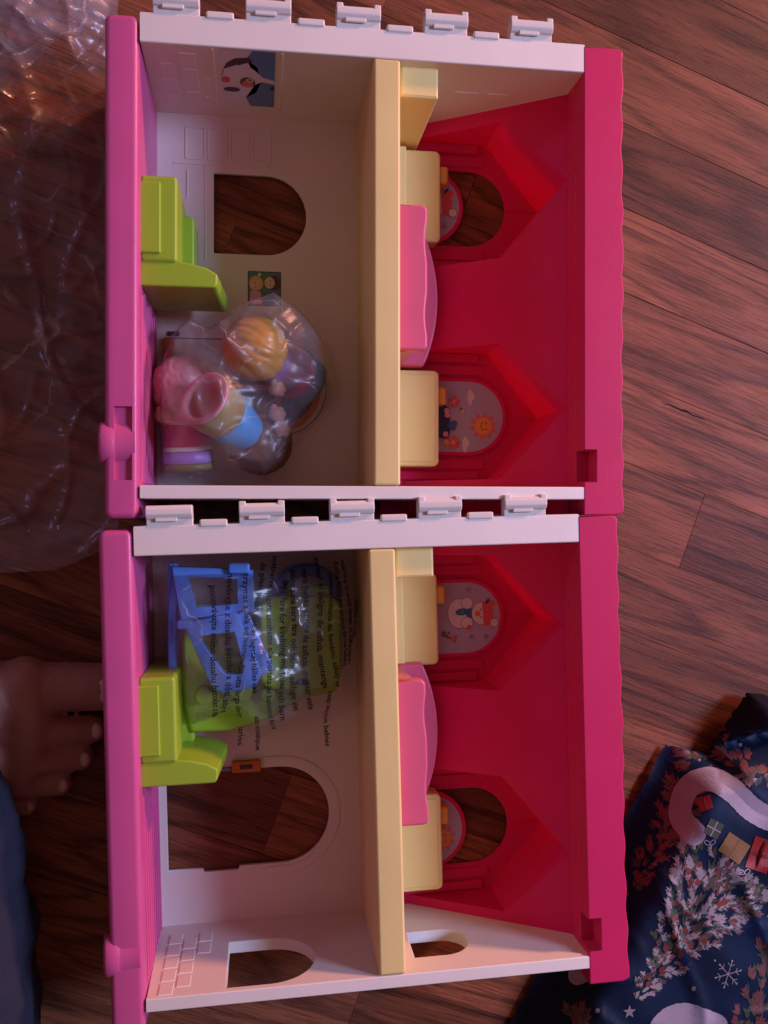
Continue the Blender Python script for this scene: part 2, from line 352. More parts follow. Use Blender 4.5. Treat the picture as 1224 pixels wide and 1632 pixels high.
        pts_o = [(12+42*math.cos(R(t)), 88.7+42*math.sin(R(t))) for t in range(-90, 91, 6)]
        pts_i = [(12+36.5*math.cos(R(t)), 88.7+36.5*math.sin(R(t))) for t in range(90, -91, -6)]
        plate('door_surround', [pts_o+[(0, 130.7), (0, 125.2)]+pts_i+[(0, 52.2), (0, 46.7)]], 4.8, 5.8, M['white'], H, bevel=.4)
    else:
        win = arch(-34, 31.3, 211.8, 28.3, 28)
        plate('back_wall', [outl, win, door], 2, 5, M['white'], H, bevel=.5)
        for i in range(4):
            x0 = -54+15.4*i
            plate('cabinet_panel', [rrect(x0, x0+14.2, 249, 272.5, 1.0), rrect(x0+1.3, x0+12.9, 250.3, 271.2, .8)], 4.8, 5.55, M['white'], H, bevel=.25)
        box('moulded_shelf', -62, 8, 245.4, 246.6, 4.7, 5.6, M['white'], H, bevel=.3)
        box('moulded_drawer', -53, -51.8, 222, 242, 4.7, 5.6, M['white'], H, bevel=.3)
        box('moulded_drawer', -60, -52, 221, 222.2, 4.7, 5.6, M['white'], H, bevel=.3)
        plate('window_surround', [rrect(-40.5, -39.5, 178, 246, .4)], 4.8, 5.4, M['white'], H, bevel=.2)
        # white front door with an orange barred window, closed
        dr = empty('front_door'); dr.parent = H
        dw = arch(-20, 42, 88.7, 30.5, 24)
        plate('door_panel', [arch(-67.4, 45.4, 88.7, 33.7, 28), dw], 1.2, 4.4, M['white'], dr, bevel=.4)
        plate('orange_frame', [arch(-20, 42, 88.7, 30.5, 24), arch(-15.5, 37.5, 88.7, 26, 24)], 1.5, 6.2, M['orange'], dr, bevel=.7)
        box('orange_bar', 9.4, 13.6, 62, 115.4, 2, 5.6, M['orange'], dr, bevel=.9)
        box('orange_bar', -16, 38, 86.6, 90.8, 2, 5.4, M['orange'], dr, bevel=.9)
        pts_o = [(12+40*math.cos(R(t)), 88.7+40*math.sin(R(t))) for t in range(-90, 91, 6)]
        pts_i = [(12+36*math.cos(R(t)), 88.7+36*math.sin(R(t))) for t in range(90, -91, -6)]
        plate('door_surround', [pts_o+[(0, 128.7), (0, 124.7)]+pts_i+[(0, 52.7), (0, 48.7)]], 4.8, 5.8, M['white'], H, bevel=.4)
        box('orange_catch', -69, -61, 108, 122, 4.6, 8, M['orange'], H, bevel=.8)
        box('catch_slot', -66, -58, 124, 127, 4.9, 6.2, M['dark'], H, bevel=.3)
    # ---- storey divider
    box('storey_divider', 68.2, 85, 16.3, 280.7, 1.5, 100.3, M['yellow'], H, bevel=1.8)
    # ---- roof
    wallout = [(85.5, -2), (103, -2)]
    for c in (DC[1], DC[0]): wallout += [(103, c-DH), (165, c-DH), (204, c), (165, c+DH), (103, c+DH)]
    wallout += [(103, 297), (85.5, 297)]
    wins = [arch(100, 178.5, c, 27.6, 28) for c in DC]
    plate('dormer_wall', [wallout]+wins, 0.6, 2.2, M['roof'], H, bevel=.25)
    v = []; f = []
    def P(x, y, z): v.append((x, y, z)); return len(v)-1
    cs = {}
    def K(x, y, z):
        k = (round(x, 2), round(y, 2), round(z, 2))
        if k not in cs: cs[k] = P(*k)
        return cs[k]
    s = lambda x, y: K(x, y, ZS(x))
    a2, c2, b2 = DC[1]-DH, DC[1], DC[1]+DH; a1, c1, b1 = DC[0]-DH, DC[0], DC[0]+DH
    f.append((s(103, -2), s(204, -2), s(204, c2), s(165, a2), s(103, a2)))
    f.append((s(103, b2), s(165, b2), s(204, c2), s(204, c1), s(165, a1), s(103, a1)))
    f.append((s(103, b1), s(165, b1), s(204, c1), s(204, 297), s(103, 297)))
    for a, c, bb in ((a2, c2, b2), (a1, c1, b1)):
        for q in (a, bb):
            f.append((s(103, q), s(165, q), K(165, q, 2)))
            f.append((s(165, q), s(204, c), K(204, c, 2), K(165, q, 2)))
    rs = mo('roof_slope', v, f, M['roof'], H)
    bm = bmesh.new(); bm.from_mesh(rs.data); bmesh.ops.recalc_face_normals(bm, faces=bm.faces); bm.to_mesh(rs.data); bm.free()
    sm = rs.modifiers.new('sol', 'SOLIDIFY'); sm.thickness = 1.4*S; sm.offset = 0
    for c in DC:
        for sg in (-1, 1):
            y0, y1 = sorted((c+sg*31.0, c+sg*38.5)); box('dormer_moulding', 96, 163, y0, y1, 1.9, 3.4, M['roof'], H, bevel=.7)
            y0, y1 = sorted((c+sg*40.0, c+sg*46.6)); box('dormer_moulding', 96, 158, y0, y1, 1.9, 5.6, M['roof'], H, bevel=1.2)
        box('dormer_seam', 180, 203, c-.4, c+.4, 1.9, 3.0, M['roof'], H, bevel=.2)
    edge = wavy(229.6, 0, 295, .55, 27, .6)
    ro = [(203.7, -2), (226, -2), (228.6, -1)]+edge+[(228.6, 296.5), (226, 297.4), (203.7, 297.4)]
    ro += [(203.7, 39.5), (211.8, 39.5), (211.8, 19.6), (203.7, 19.6)]
    plate('roof_ridge', [ro], 84, 100.2, M['ridge'], H, bevel=.8)
    plate('ridge_body', [[(203.5, -1.6), (226, -1.6)]+wavy(229.2, 0, 295, .55, 27, .6)+[(226, 297), (203.5, 297)]], 60, 85.5, M['ridge'], H, bevel=.8)
    # ---- furniture moulded to the floors
    cl = plate('closet', [rrect(86, 110.5, 261.8, 283, 1.2)], 2.5, 92, M['yellow2'], H, bevel=1.4)
    ns = empty('night_stand'); ns.parent = H
    plate('cabinet', [rrect(84, 126.5, 193, 258.5, 4)], 2.6, 20, M['yellow2'], ns, bevel=1.6)
    plate('drawer_front', [rrect(84, 101, 192.2, 259, 1)], 19, 24.5, M['yellow2'], ns, bevel=1)
    box('knob', 125.5, 133, 236, 249, 6, 18, M['knob'], ns, bevel=2.2)
    dk = empty('dresser'); dk.parent = H
    plate('cabinet', [rrect(84, 125, 32.6, 101, 4)], 2.6, 22, M['yellow2'], dk, bevel=1.6)
    plate('drawer_front', [rrect(84, 122, 35.5, 98, 2.5)], 21, 22.9, M['yellow2'], dk, bevel=.8)
    box('knob', 124, 131.5, 77, 90, 6, 18, M['knob'], dk, bevel=2.2)
    bd = empty('toy_bed'); bd.parent = H
    def top(y): return 104.2+1.3*math.cos((y-103)/93*math.pi*4)*(.5+.5*abs((y-149.5)/46.5))
    hb = [(85.5, 196), (85.5, 103)]+[(min(top(y), 104.5-(4.5 if False else 0))-e_, y) for y, e_ in [(103, 4), (103.6, 1.6), (105, .4)]+[(106+i*2.1, 0) for i in range(42)]+[(194, .4), (195.4, 1.6), (196, 4)]]
    plate('footboard', [hb], 78, 87, M['bed'], bd, bevel=1.6)
    plate('mattress', [rrect(85.5, 99, 104, 195, 3)], 9, 79, M['bed'], bd, bevel=2.4)
    hb2 = [(85.5, 196), (85.5, 103)]+[(99+23.5*math.sin(math.pi*min(1, max(0, (.12+.76*i/30))))**.55, 103+93*i/30) for i in range(31)]
    plate('headboard', [hb2], 6, 30, M['bed'], bd, bevel=1.4)
    plate('pillow', [rrect(98, 106, 112, 146, 3.5), ], 14, 34, M['knob'], bd, bevel=2.5)
    so = empty('green_settee'); so.parent = H
    plate('seat', [rrect(-74, -51.5, 153, 206, 2.5)], 12, 88, M['green'], so, bevel=2.2)
    plate('seat_panel', [rrect(-74.5, -61.5, 158, 201.5, 1)], 87, 89.6, M['green'], so, bevel=1.0)
    plate('back_step', [rrect(-74, -44.6, 153, 197, 3)], 10, 42, M['green'], so, bevel=2)
    # tapered arm
    fr_ = [(-74, 138.6), (-29.5, 138.6), (-27.8, 140.5), (-27.4, 147), (-34, 150.8), (-44, 153.4), (-52, 154.4), (-74, 154.4)]
    bk_ = [(-74, 137), (-26, 137), (-24, 139), (-23.4, 147.5), (-31, 151.5), (-43, 154.2), (-52, 155.2), (-74, 155.2)]
    vv = [(x, y, 26) for x, y in bk_]+[(x, y, 86.5) for x, y in fr_]; n = len(fr_)
    mo('armrest', vv, [tuple(range(n-1, -1, -1)), tuple(range(n, 2*n))]+[(j, (j+1) % n, n+(j+1) % n, n+j) for j in range(n)], M['green'], so, bevel=1.8, seg=3)
    # ---- sliding window shutters with stickers
    for di, (kind, opened) in enumerate((('snow', not lower), ('sun', lower))):
        c = DC[di]; dx = -33 if opened else 0; xc = 150.9+dx
        sh = empty('window_shutter'); sh.parent = H
        x_l = 100 if opened else 101
        plate('shutter_panel', [arch(87 if opened else 100, xc+28.6, c, 28.6, 28)], 3.0, 5.4, M['roof'], sh, bevel=.7)
        pr = Print(lambda x, y, w, c=c, xc=xc: (xc+x, c+y, 5.5+w))
        lo = 88-xc if opened else -48
        pr.poly(arch(lo, 25.4, 0, 25.8, 28), 's_lav')
        if kind == 'sun':
            for cx, cy in ((.6, 14.3), (-3.2, -20.3)):
                pr.poly(disc(cx, cy, 1.9, 14, 6.0), 's_white'); pr.poly(disc(cx+1.6, cy+.8, 1.7, 12, 3), 's_white')
            for i in range(10):
                a = 2*math.pi*i/10+.2; u, q = math.cos(a), math.sin(a)
                pr.poly([(10.5+5.6*u-1.9*q, -6.7+5.6*q+1.9*u), (10.5+9.2*u-1.2*q, -6.7+9.2*q+1.2*u), (10.5+10.6*u, -6.7+10.6*q), (10.5+9.2*u+1.2*q, -6.7+9.2*q-1.2*u), (10.5+5.6*u+1.9*q, -6.7+5.6*q-1.9*u)], 's_ray')
            pr.poly(disc(10.5, -6.7, 6.6), 's_sun')
            for yy in (-4.6, -9.2): pr.poly(disc(12.6, yy, .55, 10), 's_black')
            pr.line([(11.2, -3.6), (9.2, -4.6), (8.5, -6.6), (9.2, -8.8), (11.0, -10)], .35, 's_black')
            pr.poly([(-24, 12), (-14.6, 6), (-14.4, -13), (-17, -16), (-24, -16)], 's_navy')
            for cx, cy, r in ((-12.1, -19, 5.2), (-11.6, 10.9, 4.2)):
                for i in range(9):
                    a = 2*math.pi*i/9; pr.poly(disc(cx+r*.62*math.cos(a), cy+r*.62*math.sin(a), r*.42, 10, r*.24, a), 's_ray' if i % 2 else 's_red')
                pr.poly(disc(cx, cy, r*.3, 10), 's_pink')
            for cx, cy in ((-11.6, -5.2), (-12.6, -8.2), (-14.4, -6.2)): pr.poly(disc(cx, cy, 2.2, 12), 's_blue')
            for cx, cy in ((-17, 4.2), (-16.6, 1), (-18, -13)): pr.poly(disc(cx, cy, 2.1, 12), 's_pink')
            pr.poly(disc(-5.3, 4.2, 1.1, 8, 1.8), 's_skin'); pr.poly(disc(-6.4, 5.4, 1.2, 8, .6), 's_purple')
            pr.poly(disc(-17.6, -19, 2.4, 10), 's_sun')
        else:
            pr.poly(disc(-5.8, 3.2, 8.6, 22, 11.4), 's_line'); pr.poly(disc(-5.8, 3.2, 8.1, 22, 10.9), 's_white')
            for cx, cy, r in ((.4, 10.6, 4.2), (.2, -3.9, 4.2)): pr.poly(disc(cx, cy, r+.4, 16), 's_line'); pr.poly(disc(cx, cy, r, 16), 's_white')
            pr.poly(disc(-3.4, 4.3, 5, 14, 2.6, .1), 's_blue'); pr.poly(disc(2.4, 3.2, 3.2, 14, 3.6), 's_blue'); pr.poly(disc(-3.4, 4.3, 1.5, 8), 's_steel')
            pr.poly(disc(1.6, -7.2, 2, 10), 's_red')
            pr.poly(disc(11.2, 2.6, 7.6, 20, 8.6), 's_line'); pr.poly(disc(11.2, 2.6, 7.2, 20, 8.2), 's_white')
            pr.poly([(11.8, 10.6), (15, 11.2), (18.6, 8.6), (20, 4), (19.4, -2.5), (16.8, -6.4), (12.6, -6.2)], 's_red')
            pr.poly(disc(19, 9.6, 2.6, 12, 2.0), 's_red'); pr.poly(disc(15.8, 11.4, 2.6, 10, 1.0, .9), 's_navy')
            pr.poly(disc(20.6, -4.6, 3.4, 14), 's_line'); pr.poly(disc(20.6, -4.6, 3.0, 14), 's_white')
            pr.poly(disc(8.4, 2.6, 2.2, 12), 's_ray')
            for cy in (5.6, -.2): pr.poly(disc(10.8, cy, .6, 8), 's_black')
            for cx, cy in ((1.8, 20.5), (13.9, -14.4), (3.2, -14)):
                for i in range(3):
                    a = math.pi*i/3; pr.line([(cx-2.4*math.cos(a), cy-2.4*math.sin(a)), (cx+2.4*math.cos(a), cy+2.4*math.sin(a))], .3, 's_line')
            pr.line([(-19, -12), (-16, -13.5), (-12, -14.8), (-8, -13.6)], .8, 's_brown'); pr.line([(-16, -13.5), (-13, -10)], .7, 's_brown'); pr.line([(-12, -14.8), (-9, -18)], .7, 's_brown')
            pr.poly(disc(-10.6, -15, 2.3, 10, 1.6), 's_red'); pr.poly(disc(-17.6, -10.6, 1.8, 10, 1.3), 's_green')
        pr.build('sticker', sh)
    return H
house_up = house('toy_house_half', (0, 0, 0), 0, 'pink and white toy house half with an arched back window and bagged figures inside', False)
house_lo = house('toy_house_half', (4.0, -305.5, 0), R(1.5), 'pink and white toy house half with an open arched doorway and printed bag inside', True)

# ---- stickers of the upper half
pr = Print(lambda x, y, w: (x, 280.75-w, y))
pr.poly([(-26, 24), (8, 24), (8, 98), (-26, 98)], 's_white')
pr.poly([(-6, 98), (8, 98), (8, 24), (-8, 24), (-11, 36), (-4, 44), (-1, 58), (-3, 78), (-10, 88)], 's_steel')
pr.poly([(-24, 76), (-22, 82), (-17, 88), (-8, 90), (-6, 85), (-14, 80), (-22, 72), (-25, 60), (-26, 66)], 's_purple')
pr.poly([(-26, 62), (-24, 74), (-16, 80), (-6, 76), (-1, 68), (2, 62), (-4, 56), (-12, 50), (-20, 52), (-26, 56)], 's_white')
pr.poly([(-1, 66), (8, 62), (8, 57), (-2, 60)], 's_white')
pr.poly(disc(-23.5, 60, 3.0, 12, 4.5), 's_red'); pr.poly(disc(-20, 47, 5.5, 14, 3.2), 's_purple')
pr.poly(disc(-9.5, 58, 5, 16, 6.8), 's_brown'); pr.poly(disc(-9.5, 56, 3.6, 14, 4.6), 's_ray'); pr.poly(disc(-8, 61, 2.6, 12, 2.8), 's_skin')
pr.poly(disc(-8, 61, 1.3, 12, 1.6), 's_steel'); pr.poly(disc(6.4, 52, 1.4, 8, 3.2), 's_black')
tag(pr.build('wall_sticker', house_up), 'picture of a white animal on steel blue')
pr = Print(lambda x, y, w: (x, y, 5.2+w))
pr.poly([(-10.2, 147), (13.3, 147), (13.3, 171.6), (-10.2, 171.6)], 's_navy')
pr.poly([(-9.6, 147.6), (12.7, 147.6), (12.7, 171), (-9.6, 171)], 's_green')
pr.poly(disc(-4.4, 163, 5, 16, 5.4), 's_blond'); pr.poly(disc(-5.4, 162, 3.4, 14, 3.6), 's_skin')
pr.poly(disc(8.4, 163, 4.6, 16, 6), 's_brown'); pr.poly(disc(5.2, 163.6, 3.6, 14, 4.2), 's_skin'); pr.poly(disc(-2, 169.2, 1.2, 10), 's_white')
for x, y in ((-5, 163.2), (-4.6, 160.6), (5.8, 164.8), (5.6, 162)): pr.poly(disc(x, y, .5, 8), 's_black')
pr.poly([(-9.4, 148), (0, 148), (-1, 157), (-8, 158)], 's_pink'); pr.poly([(2, 148), (12, 148), (11, 158), (4, 158.5)], 's_steel')
tag(pr.build('wall_sticker', house_up), 'small square picture of two children')

# ------------------------------------------------------------------ toy figures in the first bag
def figure(label, base, head, rb, rh, bands, hairmat, skinm, hollow=None, grooves=False, hands=None, hair_dir=None):
    base, head = Vector(base), Vector(head); L_ = (head-base).length
    Hh = empty('toy_figure', tuple(base), 0, label, 'figure', 'toy figures in the clear bag')
    off = -base; hd = head+off
    M4 = frame((0, 0, 0), hd)
    h0 = 0
    tot = L_-rh*.72
    for i, (mt, frac) in enumerate(bands):
        h1 = h0+tot*frac
        r0 = rb*(1-.30*(h0/tot)**1.6); r1 = rb*(1-.30*(h1/tot)**1.6); rm = rb*(1-.30*(((h0+h1)/2)/tot)**1.6)
        prof = [(r0*.97, h0+.05), (r0, h0+.6), (rm*1.01, (h0+h1)/2), (r1, h1-.4), (r1*.96, h1)]
        lathe('body_band', prof, M[mt], Hh, M4, jitter='open' if hollow else None)
        h0 = h1
    if hollow:
        lathe('base_ring', [(rb*.97, .3), (rb*1.0, -1.2), (rb*.95, -2.0), (rb*.78, -1.8), (rb*.72, -.6), (rb*.66, 8), (rb*.5, 12), (0.01, 12.5)], M[hollow], Hh, frame((0, 0, 0), hd), jitter='open')
    # head: skin ball and a hair shell with combed strands
    prof = [(max(.01, rh*.96*math.sin(math.pi*i/18)), -rh*.96*math.cos(math.pi*i/18)) for i in range(19)]
    lathe('head', prof, M[skinm], Hh, Matrix.Translation(hd))
    hdv = Vector(hair_dir or (0, 0, 1)).normalized(); q = hdv.to_track_quat('Z', 'Y').to_matrix().to_4x4()
    v = []; f = []; n, m_ = 96, 44
    for k in range(m_+1):
        th = math.pi*(.001+.66*k/m_)
        for i in range(n):
            a = 2*math.pi*i/n
            d = Vector((math.sin(th)*math.cos(a), math.sin(th)*math.sin(a), math.cos(th)))
            if grooves: g = 1.0-.034*abs(math.sin(6.0*(d.y*.8+d.x*.6)+.9*math.sin(2.4*(d.x-d.y))))**8-.012*abs(math.sin(13*(d.y*.8+d.x*.6)+1.4*math.sin(2.0*d.x)))**3
            else: g = 1+.035*noise.noise(d*5)+.014*math.sin(16*d.x+5*noise.noise(d*3))
            edge = 1-.10*max(0, (k-m_+4)/4)**2
            v.append(tuple(Matrix.Translation(hd) @ q @ (d*rh*1.06*g*edge)))
    for k in range(m_):
        for i in range(n): f.append((k*n+i, (k+1)*n+i, (k+1)*n+(i+1) % n, k*n+(i+1) % n))
    mo('hair', v, f, M[hairmat], Hh, smooth=True)
    for hp in hands or []:
        hv = Vector(hp)+off
        # mitten hand with short fingers
        bm = bmesh.new()
        for ox, oy, oz, r in ((0, 0, 0, 5.2), (3.0, 2.6, .6, 2.5), (4.4, -.2, .8, 2.5), (3.4, -3.0, .4, 2.4), (-1.6, 4.4, 1.5, 2.4)):
            bmesh.ops.create_icosphere(bm, subdivisions=2, radius=r*S, matrix=Matrix.Translation((hv+Vector((ox, oy, oz)))*S))
        me = bpy.data.meshes.new('hand'); bm.to_mesh(me); bm.free()
        o = finish('hand', me, M[skinm], Hh, smooth=True)
        rm = o.modifiers.new('rm', 'REMESH'); rm.mode = 'VOXEL'; rm.voxel_size = .0007; rm.use_smooth_shade = True
        o.modifiers.new('s', 'SMOOTH').iterations = 3
    return Hh
figure('blond haired figure with lavender, magenta and grey banded body in clear bag', (31, 90, 21), (-4.8, 106.5, 58), 17.5, 20.5, [('teal', .26), ('mag', .24), ('lav', .5)], 'blond', 'skinp', grooves=True, hands=[(9, 82, 48)], hair_dir=(-.05, .1, 1))
figure('dark brown haired figure in blue top and khaki trousers, hollow base up', (-35.5, 70.5, 80), (-1.2, 47, 34), 18.5, 20.5, [('olive', .42), ('sky', .58)], 'brown', 'skinp', hollow='pinkin', hands=[(9, 65, 52), (12, 55, 50)], hair_dir=(.5, -.65, .1))
figure('figure with magenta, white and lavender striped skirt lying in the bag corner', (-50, 29, 26), (-53, 84, 34), 17.5, 20, [('olive', .12), ('lav', .2), ('white', .08), ('mag', .35), ('pinkin', .25)], 'pinkin', 'skinp', hands=[(-66, 64, 40)], hair_dir=(-.2, .4, 1))

# ------------------------------------------------------------------ blue and lime parts in the printed bag
def rot2(p, a, c): return (c[0]+p[0]*math.cos(a)-p[1]*math.sin(a), c[1]+p[0]*math.sin(a)+p[1]*math.cos(a))
gb = empty('playset_board', (0, -95, 0), 0, 'lime green toy board with round pegs inside the printed bag', 'toy part')
gol = []
for i in range(0, 91, 15): gol.append((45+8*math.cos(R(i)), 38+8*math.sin(R(i))))
gol += [(-6, 42), (-12, 34), (-52, 34)]
gol += [(-53, -10), (-53, -30), (-47, -52)]
gol += [(-22, -51), (6, -44), (28, -31), (50, -27), (54, -10)]
plate('board', [gol], 34, 45, M['green'], gb, bevel=3.5)
plate('raised_panel', [rrect(-2, 52, -22, 39, 10)], 44, 57, M['green'], gb, bevel=3)
for x, y, r in ((26, -20, 7), (-14, -22, 8), (-38, -26, 6), (4, -26, 5)): plate('peg', [disc(x, y, r, 20)], 44, 57 if x > 20 else 52, M['green'], gb, bevel=1.6)
plate('hub_ring', [disc(-16, 8, 13, 28), disc(-16, 8, 8, 24)], 44, 54, M['green'], gb, bevel=1.5)
bf = empty('swing_frame', (0, -75, 0), 0, 'blue toy swing frame lying on the lime board inside the bag', 'toy part')
def ring(name, outer, wd, z0, z1, mat, par, tilt=None):
    cx = sum(p[0] for p in outer)/len(outer); cy = sum(p[1] for p in outer)/len(outer)
    inn = [(cx+(x-cx)*(1-wd/max(1, math.hypot(x-cx, y-cy))*1.25), cy+(y-cy)*(1-wd/max(1, math.hypot(x-cx, y-cy))*1.25)) for x, y in outer]
    o = plate(name, [outer, inn], z0, z1, mat, par, bevel=1.1); return o
o = ring('seat_frame', [(-50, 4), (-16, 10), (0, -29), (-4, -38), (-24, -42), (-32, -38)], 10, 57, 66, M['blue'], bf)
o = ring('top_frame', [(-58, 40), (-6, 37), (-5, 10), (-52, 5)], 9.8, 50, 59, M['blue'], bf)
box('side_bar', -61, -55, -34, 42, 42, 53, M['blue'], bf, bevel=1.5)
box('side_bar', -54, -44, 0, 6, 50, 67, M['blue'], bf, bevel=1.5)
box('top_lug', -22, -8, 35, 42, 56, 63, M['blue'], bf, bevel=1.8)
mo('hanger_bar', [(-18, 8, 57.5), (-10, 12, 57.5), (8, -27, 57.5), (0, -31, 57.5), (-18, 8, 64), (-10, 12, 64), (8, -27, 64), (0, -31, 64)], BF, M['blue'], bf, bevel=1.2)
bh = empty('slide_arch', (30, -52, 0), 0, 'dark blue curved toy arch at the top right of the printed bag', 'toy part')
arc_o = [(24*math.cos(R(t)), -2+19*math.sin(R(t))) for t in range(-20, 201, 10)]; arc_i = [(15*math.cos(R(t)), -2+11*math.sin(R(t))) for t in range(200, -21, -10)]
plate('arch', [arc_o+arc_i], 24, 48, plastic('navy plastic', (.02, .07, .26), .3), bh, bevel=2)
box('arch_foot', 15, 24, -14, -6, 24, 40, bh.children[0].data.materials[0], bh, bevel=1.5)

# ------------------------------------------------------------------ films
def ridge(x, y, sd, scs):
    t = 0
    for sc, am in scs:
        n1 = noise.noise(Vector((x/sc+sd, y/sc-sd, sd))); t += am*(1-2.2*abs(n1))
    return t
def sheet(name, x0, x1, y0, y1, nx, ny, inside, zf, mat, parent=None, label=None, cat=None):
    v = []; idx = {}; f = []; cell = 1.0*max((x1-x0)/nx, (y1-y0)/ny)
    for j in range(ny+1):
        for i in range(nx+1):
            x = x0+(x1-x0)*(i+.35*math.sin(j*1.7+i*.9))/nx; y = y0+(y1-y0)*(j+.35*math.cos(i*1.3+j*.6))/ny
            if not inside(x, y):
                nx_, ny_, d_ = nearp(x, y, inside.poly)
                if d_ > cell: continue
                x, y = nx_, ny_
            idx[i, j] = len(v); v.append((x, y, zf(x, y)))
    for j in range(ny):
        for i in range(nx):
            q = [idx.get(k) for k in ((i, j), (i+1, j), (i+1, j+1), (i, j+1))]
            if None not in q: f += [(q[0], q[1], q[2]), (q[0], q[2], q[3])] if (i+j) % 2 else [(q[0], q[1], q[3]), (q[1], q[2], q[3])]
    o = mo(name, v, f, mat, parent, smooth=True)
    if label: tag(o, label, cat)
    return o
def pip(poly):
    def fn(x, y):
        c = False; n = len(poly); j = n-1
        for i in range(n):
            xi, yi = poly[i]; xj, yj = poly[j]
            if (yi > y) != (yj > y) and x < (xj-xi)*(y-yi)/(yj-yi)+xi: c = not c
            j = i
        return c
    fn.poly = poly
    return fn
def nearp(x, y, poly):
    best = (0, 0, 1e9); n = len(poly)
    for i in range(n):
        (ax, ay), (bx, by) = poly[i], poly[(i+1) % n]; dx, dy = bx-ax, by-ay
        t = max(0, min(1, ((x-ax)*dx+(y-ay)*dy)/(dx*dx+dy*dy))); px, py = ax+t*dx, ay+t*dy; d = math.hypot(x-px, y-py)
        if d < best[2]: best = (px, py, d)
    return best
def segd(x, y, poly):
    best = 1e9; n = len(poly)
    for i in range(n):
        (ax, ay), (bx, by) = poly[i], poly[(i+1) % n]; dx, dy = bx-ax, by-ay
        t = max(0, min(1, ((x-ax)*dx+(y-ay)*dy)/(dx*dx+dy*dy))); best = min(best, math.hypot(x-ax-t*dx, y-ay-t*dy))
    return best
# first bag over the figures
B1 = [(-20, 138), (8, 152), (28, 138), (50, 114), (56, 84), (38, 62), (24, 46), (18, 30), (2, 20), (-30, 24), (-46, 17), (-71, 17), (-70, 40), (-71, 70), (-70, 100), (-62, 122), (-48, 135), (-34, 126)]
pts1 = [(-5, 106, 24, 88), (-20, 85, 24, 70), (-1, 46, 23, 68), (-36, 71, 22, 90), (-53, 84, 22, 64), (-50, 40, 22, 54), (20, 95, 24, 58), (32, 88, 20, 48)]
def env(x, y, pts, base, sl=.78):
    t = 0
    for q, (px, py, r, h) in enumerate(pts):
        d = max(0, math.hypot(x-px, y-py)-r*.62); a = math.atan2(y-py, x-px)
        pleat = (abs(math.sin(a*2.5+q*1.7))+.5*abs(math.sin(a*6.5+q)))*min(1, d/16)*2.4
        t += math.exp((h-sl*d+pleat-base)/2.2)
    return base+2.2*math.log(1+t)
def creases(x, y, sd, specs):
    t = 0
    for k, (sc, wd, am, ang) in enumerate(specs):
        u, v_ = x*math.cos(ang)+y*math.sin(ang), -x*math.sin(ang)+y*math.cos(ang)
        n1 = noise.noise(Vector((u/sc+sd*3+k*7.3, v_/(sc*2.1)-sd, sd+k))); t += am*math.exp(-(n1/wd)**2)
    return t
CR = ((34, .10, 2.4, .3), (28, .10, 2.0, 1.5), (20, .13, 1.0, 2.5))
def z1(x, y):
    e = segd(x, y, B1); k = min(1, e/13); k = k*k*(3-2*k)
    return 9+(env(x, y, pts1, 9)-9)*(.25+.75*k)+(ridge(x, y, 3.1, ((40, 3.4),))+creases(x, y, 3.1, CR))*(.35+.65*k)+3
bag1 = sheet('clear_plastic_bag', -73, 66, 14, 156, 108, 110, pip(B1), z1, M['film'], None, 'crumpled clear plastic bag holding three toy figures', 'plastic bag')
# printed bag over the blue and lime parts
B2 = [(-66, -30), (66, -27), (69, -60), (66, -100), (68, -136), (50, -146), (20, -152), (-6, -158), (-22, -142), (-40, -150), (-50, -162), (-62, -122), (-70, -100), (-70, -60)]
pts2 = [(-30, -60, 34, 76), (-18, -95, 28, 76), (-45, -45, 22, 72), (28, -60, 28, 68), (30, -95, 28, 66), (-30, -125, 22, 58), (0, -120, 24, 60)]
def z2(x, y):
    e = segd(x, y, B2); k = min(1, e/20); k = k*k*(3-2*k)
    return 10+(env(x, y, pts2, 12)-10)*(.3+.7*k)+(ridge(x, y, 8.4, ((42, 3.0),))+creases(x, y, 8.4, CR))*(.35+.65*k)+2
bag2 = sheet('printed_plastic_bag', -73, 72, -165, -24, 112, 108, pip(B2), z2, M['film2'], None, 'clear plastic bag with black multilingual warning text over blue and lime parts', 'plastic bag')
def text_on(name, lines, par, zf, bend):
    allv = []; allf = []
    for (txt, x, y, size, ph) in lines:
        c = bpy.data.curves.new('t', 'FONT'); c.body = txt; c.size = size*1.14*S; c.resolution_u = 2; c.offset = .00010
        o = bpy.data.objects.new('t', c); me = bpy.data.meshes.new_from_object(o)
        bm = bmesh.new(); bm.from_mesh(me); bmesh.ops.triangulate(bm, faces=bm.faces)
        b = len(allv)
        for q in bm.verts:
            u, w_ = q.co.x/S, q.co.y/S           # text runs towards -y, letter tops towards +x
            X, Y = x+w_+bend(u, ph), y-u
            allv.append((X, Y, zf(X, Y)+1.1))
        bm.verts.index_update()
        allf += [tuple(b+k.index for k in fc.verts) for fc in bm.faces]
        bm.free(); bpy.data.objects.remove(o); bpy.data.curves.remove(c); bpy.data.meshes.remove(me)
    return mo(name, allv, allf, M['ink'], par)
